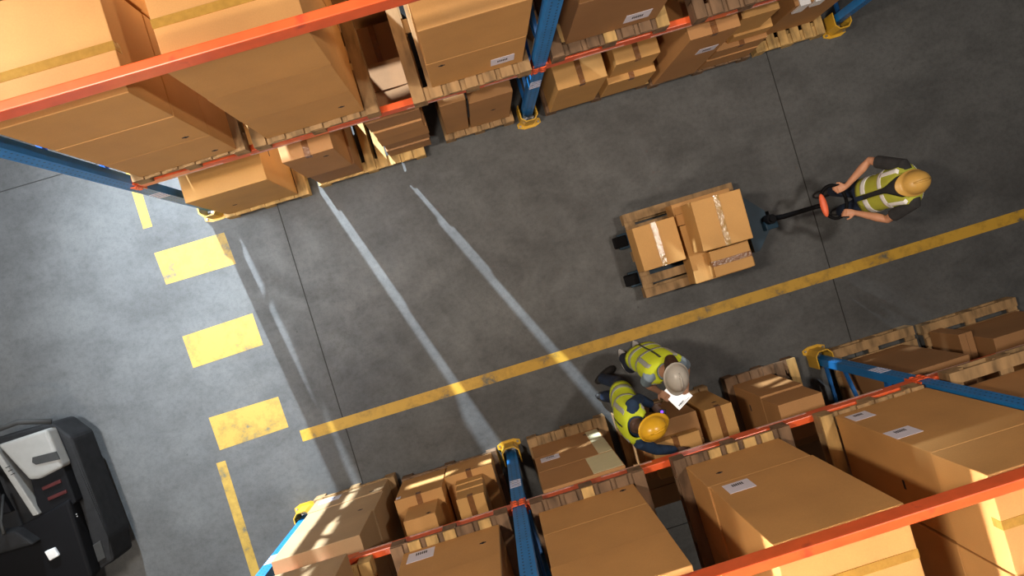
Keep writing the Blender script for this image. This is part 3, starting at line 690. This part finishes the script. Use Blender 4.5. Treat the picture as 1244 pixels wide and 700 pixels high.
def person(name, J, label, skin, vest_m, stripe_m, shirt_m, trouser_m, shoe_m, helmet_m, sleeve, open_front=False, brim=.06, stripes='H', hair=None, female=False):
    K0 = .86; J = dict(J); b0 = J['pelvis']
    for k in ('pelvis', 'chest', 'neck', 'head', 'elbow_l', 'elbow_r', 'wrist_l', 'wrist_r', 'knee_l', 'knee_r', 'ankle_l', 'ankle_r'):
        q = J[k]; J[k] = (b0[0]+(q[0]-b0[0])/K0, b0[1]+(q[1]-b0[1])/K0, q[2]/K0)
    f = V(*J['face']).normalized(); lat = V(*J['lat']).normalized()     # lat points to the person's left
    P, C, N, H = (V(*J[k]) for k in ('pelvis', 'chest', 'neck', 'head'))
    o0 = V(P.x, P.y, 0)
    root = thing(name, o0, label, 'person'); root.scale = (K0,)*3
    r = lambda p: p - o0
    P, C, N, H = map(r, (P, C, N, H))
    g = lambda k: r(V(*J[k]))
    up = (N-P).normalized(); waist = lerp(P, C, .45)
    sw = .175 if not female else .155
    shl, shr = N - up*.055 + lat*sw, N - up*.055 - lat*sw
    # head frame
    hu = V(*J.get('headup', (0, 0, 1))).normalized(); hf = V(*J.get('headface', J['face'])); hf = (hf - hu*hf.dot(hu)).normalized(); hl = hu.cross(hf).normalized()
    Rh = Matrix((hf, hl, hu)).transposed()
    HH = lambda a, b, c: H + hf*a + hl*b + hu*c
    # continuous body
    bm = BM()
    loft(bm, [P-up*.10, P, waist, C, N-up*.08, N-up*.02, N+up*.02], [(.10, .08), (.155, .105), (.135, .095), (.165, .11), (.17, .095), (.09, .07), (.058, .058)], lat, 20, 2.3)
    tube(bm, [N-up*.03, lerp(N, HH(-.02, 0, -.06), .6), HH(-.01, 0, -.03)], [.06, .054, .054], 14)
    ball(bm, HH(-.012, 0, .03), (.098, .076, .095), 20, Rh)
    loft(bm, [HH(.028, 0, .04), HH(.034, 0, -.03), HH(.040, 0, -.085), HH(.042, 0, -.112)], [(.068, .066), (.062, .058), (.046, .046), (.026, .028)], hl, 18)
    loft(bm, [HH(.094, 0, .015), HH(.114, 0, -.028), HH(.098, 0, -.040)], [(.008, .008), (.015, .012), (.012, .008)], hl, 10)      # nose
    for s in (-1, 1):
        ball(bm, HH(-.005, s*.077, -.012), (.018, .009, .031), 12, Rh)                                                          # ears
        ball(bm, HH(.078, s*.030, .020), (.014, .022, .008), 10, Rh)                                                            # brows
    for sd, shp, e, w in ((1, shl, 'elbow_l', 'wrist_l'), (-1, shr, 'elbow_r', 'wrist_r')):
        E, Wr = g(e), g(w)
        tube(bm, [shp-lat*sd*.03, shp, lerp(shp, E, .5), E, lerp(E, Wr, .3), lerp(E, Wr, .8), Wr], [.055, .056, .048, .039, .042, .03, .026], 14)
        hk = J['hand_l' if sd > 0 else 'hand_r']
        hand(bm, Wr, V(*hk[0]), V(*hk[1]), hk[2], hk[3])
    for sd, k, a in ((1, 'knee_l', 'ankle_l'), (-1, 'knee_r', 'ankle_r')):
        hip = P - up*.05 + lat*sd*.09; K, A = g(k), g(a)
        tube(bm, [hip, lerp(hip, K, .4), K, lerp(K, A, .35), A], [.088, .078, .056, .052, .038], 14)
        td = V(*J.get('toe_l' if sd > 0 else 'toe_r', J['face'])); td.z = 0; td.normalize()
        loft(bm, [A+V(0, 0, .0), A+td*.05-V(0, 0, .035), A+td*.14-V(0, 0, .055)], [(.036, .036), (.036, .03), (.034, .018)], V(0, 0, 1).cross(td), 12)
    obj('body', bm, M[skin], root, True, mods=(RM(.0065), SM(2)))
    # eyes and mouth
    for s in (-1, 1):
        bm = BM(); ball(bm, HH(.083, s*.030, .004), (.010, .014, .008), 12, Rh); obj('eye', bm, M['eye'], root, True)
    bm = BM(); ball(bm, HH(.088, 0, -.066), (.008, .022, .006), 12, Rh); obj('mouth', bm, M['lips'], root, True)
    # shirt
    bm = BM()
    loft(bm, [P-up*.06, P, waist, C, N-up*.07, N-up*.01], [(.15, .10), (.163, .112), (.148, .106), (.178, .122), (.18, .105), (.085, .078)], lat, 22, 2.3)
    for sd, shp, e, w in ((1, shl, 'elbow_l', 'wrist_l'), (-1, shr, 'elbow_r', 'wrist_r')):
        E, Wr = g(e), g(w)
        if sleeve == 'long':
            tube(bm, [shp-lat*sd*.04, shp, lerp(shp, E, .5), E, lerp(E, Wr, .5), lerp(E, Wr, .93)], [.066, .066, .060, .053, .048, .040], 16)
        else:
            tube(bm, [shp-lat*sd*.04, shp, lerp(shp, E, .5), lerp(shp, E, .78)], [.066, .067, .063, .062], 16)
    obj('shirt', bm, M[shirt_m], root, True, mods=(RM(.009), SM(3)))
    # trousers
    bm = BM()
    loft(bm, [P-up*.12, P-up*.03, P+up*.05], [(.15, .105), (.165, .118), (.155, .108)], lat, 20, 2.3)
    for sd, k, a in ((1, 'knee_l', 'ankle_l'), (-1, 'knee_r', 'ankle_r')):
        hip = P - up*.05 + lat*sd*.085; K, A = g(k), g(a)
        tube(bm, [hip, lerp(hip, K, .45), K, lerp(K, A, .5), A+V(0, 0, .015)], [.100, .092, .072, .066, .062], 16)
    obj('trousers', bm, M[trouser_m], root, True, mods=(RM(.010), SM(3)))
    # shoes
    for sd, a in ((1, 'ankle_l'), (-1, 'ankle_r')):
        A = g(a); td = V(*J.get('toe_l' if sd > 0 else 'toe_r', J['face'])); td.z = 0; td.normalize(); sl = V(0, 0, 1).cross(td)
        Z = lambda q, z: V(q.x, q.y, z)
        bm = BM()
        loft(bm, [Z(A-td*.085, .045), Z(A-td*.07, .052), Z(A, .060), Z(A+td*.07, .052), Z(A+td*.15, .042), Z(A+td*.19, .034)],
             [(.022, .022), (.036, .036), (.041, .046), (.046, .038), (.044, .028), (.024, .016)], sl, 16)
        tube(bm, [Z(A-td*.02, .05), Z(A-td*.02, .115)], [.045, .047], 14)
        sh = obj('shoe', bm, M[shoe_m], root, True, mods=(RM(.008), SM(3)))
        bm = BM(); P2 = []
        for k in range(28):
            th = 2*PI*k/28; q = A + td*(.05+.145*math.cos(th)) + sl*(.046*math.sin(th)*(1+.15*math.cos(th))); P2.append((q.x, q.y))
        prism(bm, P2, .0, .022); obj('sole', bm, M['sole' if shoe_m == 'shoe' else 'boot'], sh)
    # vest: open shell with arm-side shoulders
    st = [(P-up*.04, .185, .130), (P+up*.05, .183, .132), (waist, .175, .132), (lerp(waist, C, .5), .180, .136), (C, .194, .142), (lerp(C, N, .45), .20, .138),
          (N-up*.052, .205, .125), (N-up*.012, .160, .108), (N+up*.012, .095, .088)]
    def ringpt(i, th, off=0):
        i = max(0, min(len(st)-1.001, i)); k = int(i); u = i-k
        c = lerp(st[k][0], st[k+1][0], u); a = st[k][1]*(1-u)+st[k+1][1]*u+off; b_ = st[k][2]*(1-u)+st[k+1][2]*u+off
        fr = lat.cross(up).normalized()
        if fr.dot(f) < 0: fr = -fr
        cc, ss = math.cos(th), math.sin(th)
        cc = math.copysign(abs(cc)**(.86), cc); ss = math.copysign(abs(ss)**(.86), ss)
        return c + fr*(b_*cc) + lat*(a*ss)          # th = 0 is the front
    def shell(i0, i1, t0, t1, off=0, n=40, m=18, vneck=False):
        bm = BM(); g_ = []
        for a in range(m+1):
            i = i0+(i1-i0)*a/m; row = []
            s0, s1 = t0, t1
            if vneck and i > 4.2: k = (i-4.2)/4; s0 = t0+k*.75; s1 = t1-k*.75
            for b_ in range(n+1):
                th = s0+(s1-s0)*b_/n
                row.append(bm.verts.new(ringpt(i, th, off)))
            g_.append(row)
        for a in range(m):
            for b_ in range(n): bm.faces.new((g_[a][b_], g_[a][b_+1], g_[a+1][b_+1], g_[a+1][b_]))
        return bm
    gap = .10 if open_front else .012
    ve = obj('safety_vest', shell(0, 7.9, gap, 2*PI-gap, 0, vneck=True), M[vest_m], root, True, mods=(('SOLIDIFY', dict(thickness=.007, offset=-1)),))
    def stripe(i0, i1, t0, t1, n=40, m=4, mat=stripe_m, off=.003, nm='reflective_stripe'):
        obj(nm, shell(i0, i1, t0, t1, off, n, m), M[mat], ve, True, mods=(('SOLIDIFY', dict(thickness=.002, offset=0)),))
    for i0, i1 in ((1.0, 1.6), (3.4, 4.0)) if stripes == 'H' else ((1.2, 1.8), (3.2, 3.8)):
        stripe(i0, i1, gap+.02, 2*PI-gap-.02)
    for th in (.78, -.78, PI-.72, PI+.72):
        th = th % (2*PI); w = .14 if stripes == 'H' else .2
        stripe(3.8, 6.6, th-w, th+w, 6, 14)
    stripe(0.1, 6.0, PI-.03, PI+.03, 2, 14, 'piping', nm='vest_piping')
    # helmet
    bm = BM(); n = 36
    rings = []
    for k in range(10):
        ph = PI/2*k/9; rr = math.cos(ph); zz = math.sin(ph)
        rings.append([bm.verts.new(HH(-.008+.134*rr*math.cos(2*PI*j/n), .108*rr*math.sin(2*PI*j/n), .040+.125*zz + (.008*max(0, 1-abs(math.sin(2*PI*j/n))*6)*rr*zz))) for j in range(n)] if k < 9 else None)
    top = bm.verts.new(HH(-.008, 0, .168))
    for a, b_ in zip(rings[:9], rings[1:9]):
        for j in range(n): bm.faces.new((a[j], a[(j+1) % n], b_[(j+1) % n], b_[j]))
    for j in range(n): bm.faces.new((rings[8][j], rings[8][(j+1) % n], top))
    out = []
    for j in range(n):
        th = 2*PI*j/n; c = math.cos(th); ex = .012 + brim*max(0, c)**1.5
        out.append(bm.verts.new(HH(-.008+(.134+ex)*c, (.108+.012+ex*.25)*math.sin(th), .034-.014*max(0, c))))
    for j in range(n): bm.faces.new((out[j], out[(j+1) % n], rings[0][(j+1) % n], rings[0][j]))
    he = obj('safety_helmet', bm, M[helmet_m], root, True, mods=(('SOLIDIFY', dict(thickness=.004, offset=-1)), ('SUBSURF', dict(levels=1, render_levels=1))))
    bm = BM(); tube(bm, [HH(-.09, 0, .135), HH(-.04, 0, .168), HH(.02, 0, .172), HH(.08, 0, .140)], [.008, .010, .010, .006], 8); obj('helmet_ridge', bm, M[helmet_m], he, True)
    if hair:
        bm = BM(); ball(bm, HH(-.05, 0, -.01), (.075, .085, .085), 18, Rh)
        loft(bm, [HH(-.07, 0, .0), HH(-.10, .01, -.08), HH(-.12, .03, -.15), HH(-.11, .04, -.22)], [(.075, .06), (.07, .05), (.05, .035), (.02, .015)], hl, 14)
        obj('hair', bm, M[hair], root, True, mods=(RM(.009), SM(2)))
    else:
        bm = BM(); ball(bm, HH(-.045, 0, -.005), (.065, .079, .055), 16, Rh); obj('hair', bm, M['hair'], root, True)
    return root

person('person', dict(face=(-1, 0, 0), lat=(0, -1, 0), pelvis=(3.37, -.235, .93), chest=(3.42, -.22, 1.25), neck=(3.44, -.22, 1.47), head=(3.345, -.215, 1.60), headup=(.1, 0, 1),
       elbow_l=(3.33, -.46, 1.16), wrist_l=(3.17, -.34, 1.0), elbow_r=(3.32, .05, 1.17), wrist_r=(3.16, -.10, 1.0),
       hand_l=((-1, .35, -.15), (-.1, 0, -1), 1, .95), hand_r=((-1, -.1, -.2), (-.1, 0, -1), -1, .95),
       knee_l=(3.33, -.32, .48), ankle_l=(3.60, -.33, .08), knee_r=(3.36, -.13, .48), ankle_r=(3.48, -.12, .08)),
       'worker in mustard helmet and open lime vest pulling the pallet truck', 'skin', 'hiviz_o', 'reflect', 'char', 'navy', 'boot', 'hel_o', 'short', open_front=True, brim=.045)
person('person', dict(face=(.12, -1, 0), lat=(1, .12, 0), pelvis=(1.11, -1.00, .88), chest=(1.14, -1.045, 1.15), neck=(1.17, -1.085, 1.36), head=(1.19, -1.125, 1.485), headup=(.05, -.28, 1), headface=(-.05, -1, -.3),
       elbow_r=(1.02, -1.18, 1.10), wrist_r=(1.115, -1.29, 1.05), elbow_l=(1.38, -1.14, 1.10), wrist_l=(1.37, -1.27, 1.02),
       hand_r=((.55, -.75, -.1), (.2, 0, -1), -1, .2), hand_l=((-.4, -.8, .1), (0, 0, 1), 1, .3),
       knee_l=(1.17, -1.06, .45), ankle_l=(1.215, -1.04, .08), knee_r=(1.04, -1.12, .45), ankle_r=(1.06, -1.08, .08)),
       'worker in white helmet and yellow vest holding a white tablet', 'skin_b', 'hiviz', 'reflect_g', 'bluegrey', 'navy', 'shoe', 'hel_w', 'short', hair='hair', female=True, brim=.05)
person('person', dict(face=(1, -.1, 0), lat=(.1, 1, 0), pelvis=(.83, -1.31, .88), chest=(.80, -1.38, 1.16), neck=(.81, -1.44, 1.36), head=(.895, -1.445, 1.49), headup=(.3, -.1, 1), headface=(1, .15, -.3),
       elbow_r=(.93, -1.71, 1.19), wrist_r=(1.11, -1.80, 1.06), elbow_l=(.93, -1.29, 1.10), wrist_l=(1.03, -1.385, 1.03),
       hand_r=((.9, -.4, -.15), (0, 0, -1), -1, .25), hand_l=((.5, -.8, 0), (0, 0, -1), 1, .8),
       knee_l=(.90, -1.24, .45), ankle_l=(.80, -1.21, .08), knee_r=(.88, -1.38, .45), ankle_r=(.77, -1.38, .08), toe_l=(.9, .4, 0), toe_r=(.95, -.2, 0)),
       'worker in yellow helmet and navy shirt reaching over the cartons', 'skin_d', 'hiviz', 'reflect_g', 'navy_l', 'navy', 'boot', 'hel_y', 'long', brim=.055)

# tablet with a white page on its screen
M['screen'] = plain('lit_screen', (0.9, 0.9, 0.92), 0.3, var=.01, emit=((1, 1, 1), 0.55))
t = thing('tablet', (1.258, -1.365, 1.035), 'tablet showing a white page, held under the white helmet', 'tablet')
t.rotation_euler = (0, 0, math.radians(30))
bm = BM(); box(bm, -.083, .083, -.103, .103, -.008, 0, .002); obj('tablet_case', bm, M['paper'], t)
bm = BM(); box(bm, -.080, .080, -.100, .100, 0.0, .0012); p = obj('screen', bm, M['screen'], t)
bm = BM()
for k, (a, b, y, h) in enumerate(((-.06, .0, -.072, .011), (-.06, .055, -.088, .004), (-.06, .02, -.079, .003))):
    x = a
    while x < b:
        w = random.uniform(.004, .009); box(bm, x, min(b, x+w), y-h/2, y+h/2, .0012, .0018); x += w+.002
obj('printed_text', bm, M['ink'], p)
# scanner with violet light
t = thing('barcode_scanner', (1.055, -1.455, 1.02), 'black handheld scanner with violet light, held by the navy-sleeved worker', 'scanner')
bm = BM(); bar(bm, (0, 0, 0), (.07, -.02, .01), .045, .035, bev=.01); obj('scanner_head', bm, M['boot'], t)
bm = BM(); bar(bm, (.01, 0, -.02), (-.02, .01, -.11), .035, .03, bev=.008); obj('grip', bm, M['boot'], t)
bm = BM(); ball(bm, (.035, -.008, .027), (.013, .013, .008), 12); obj('violet_light', bm, M['led'], t, True)
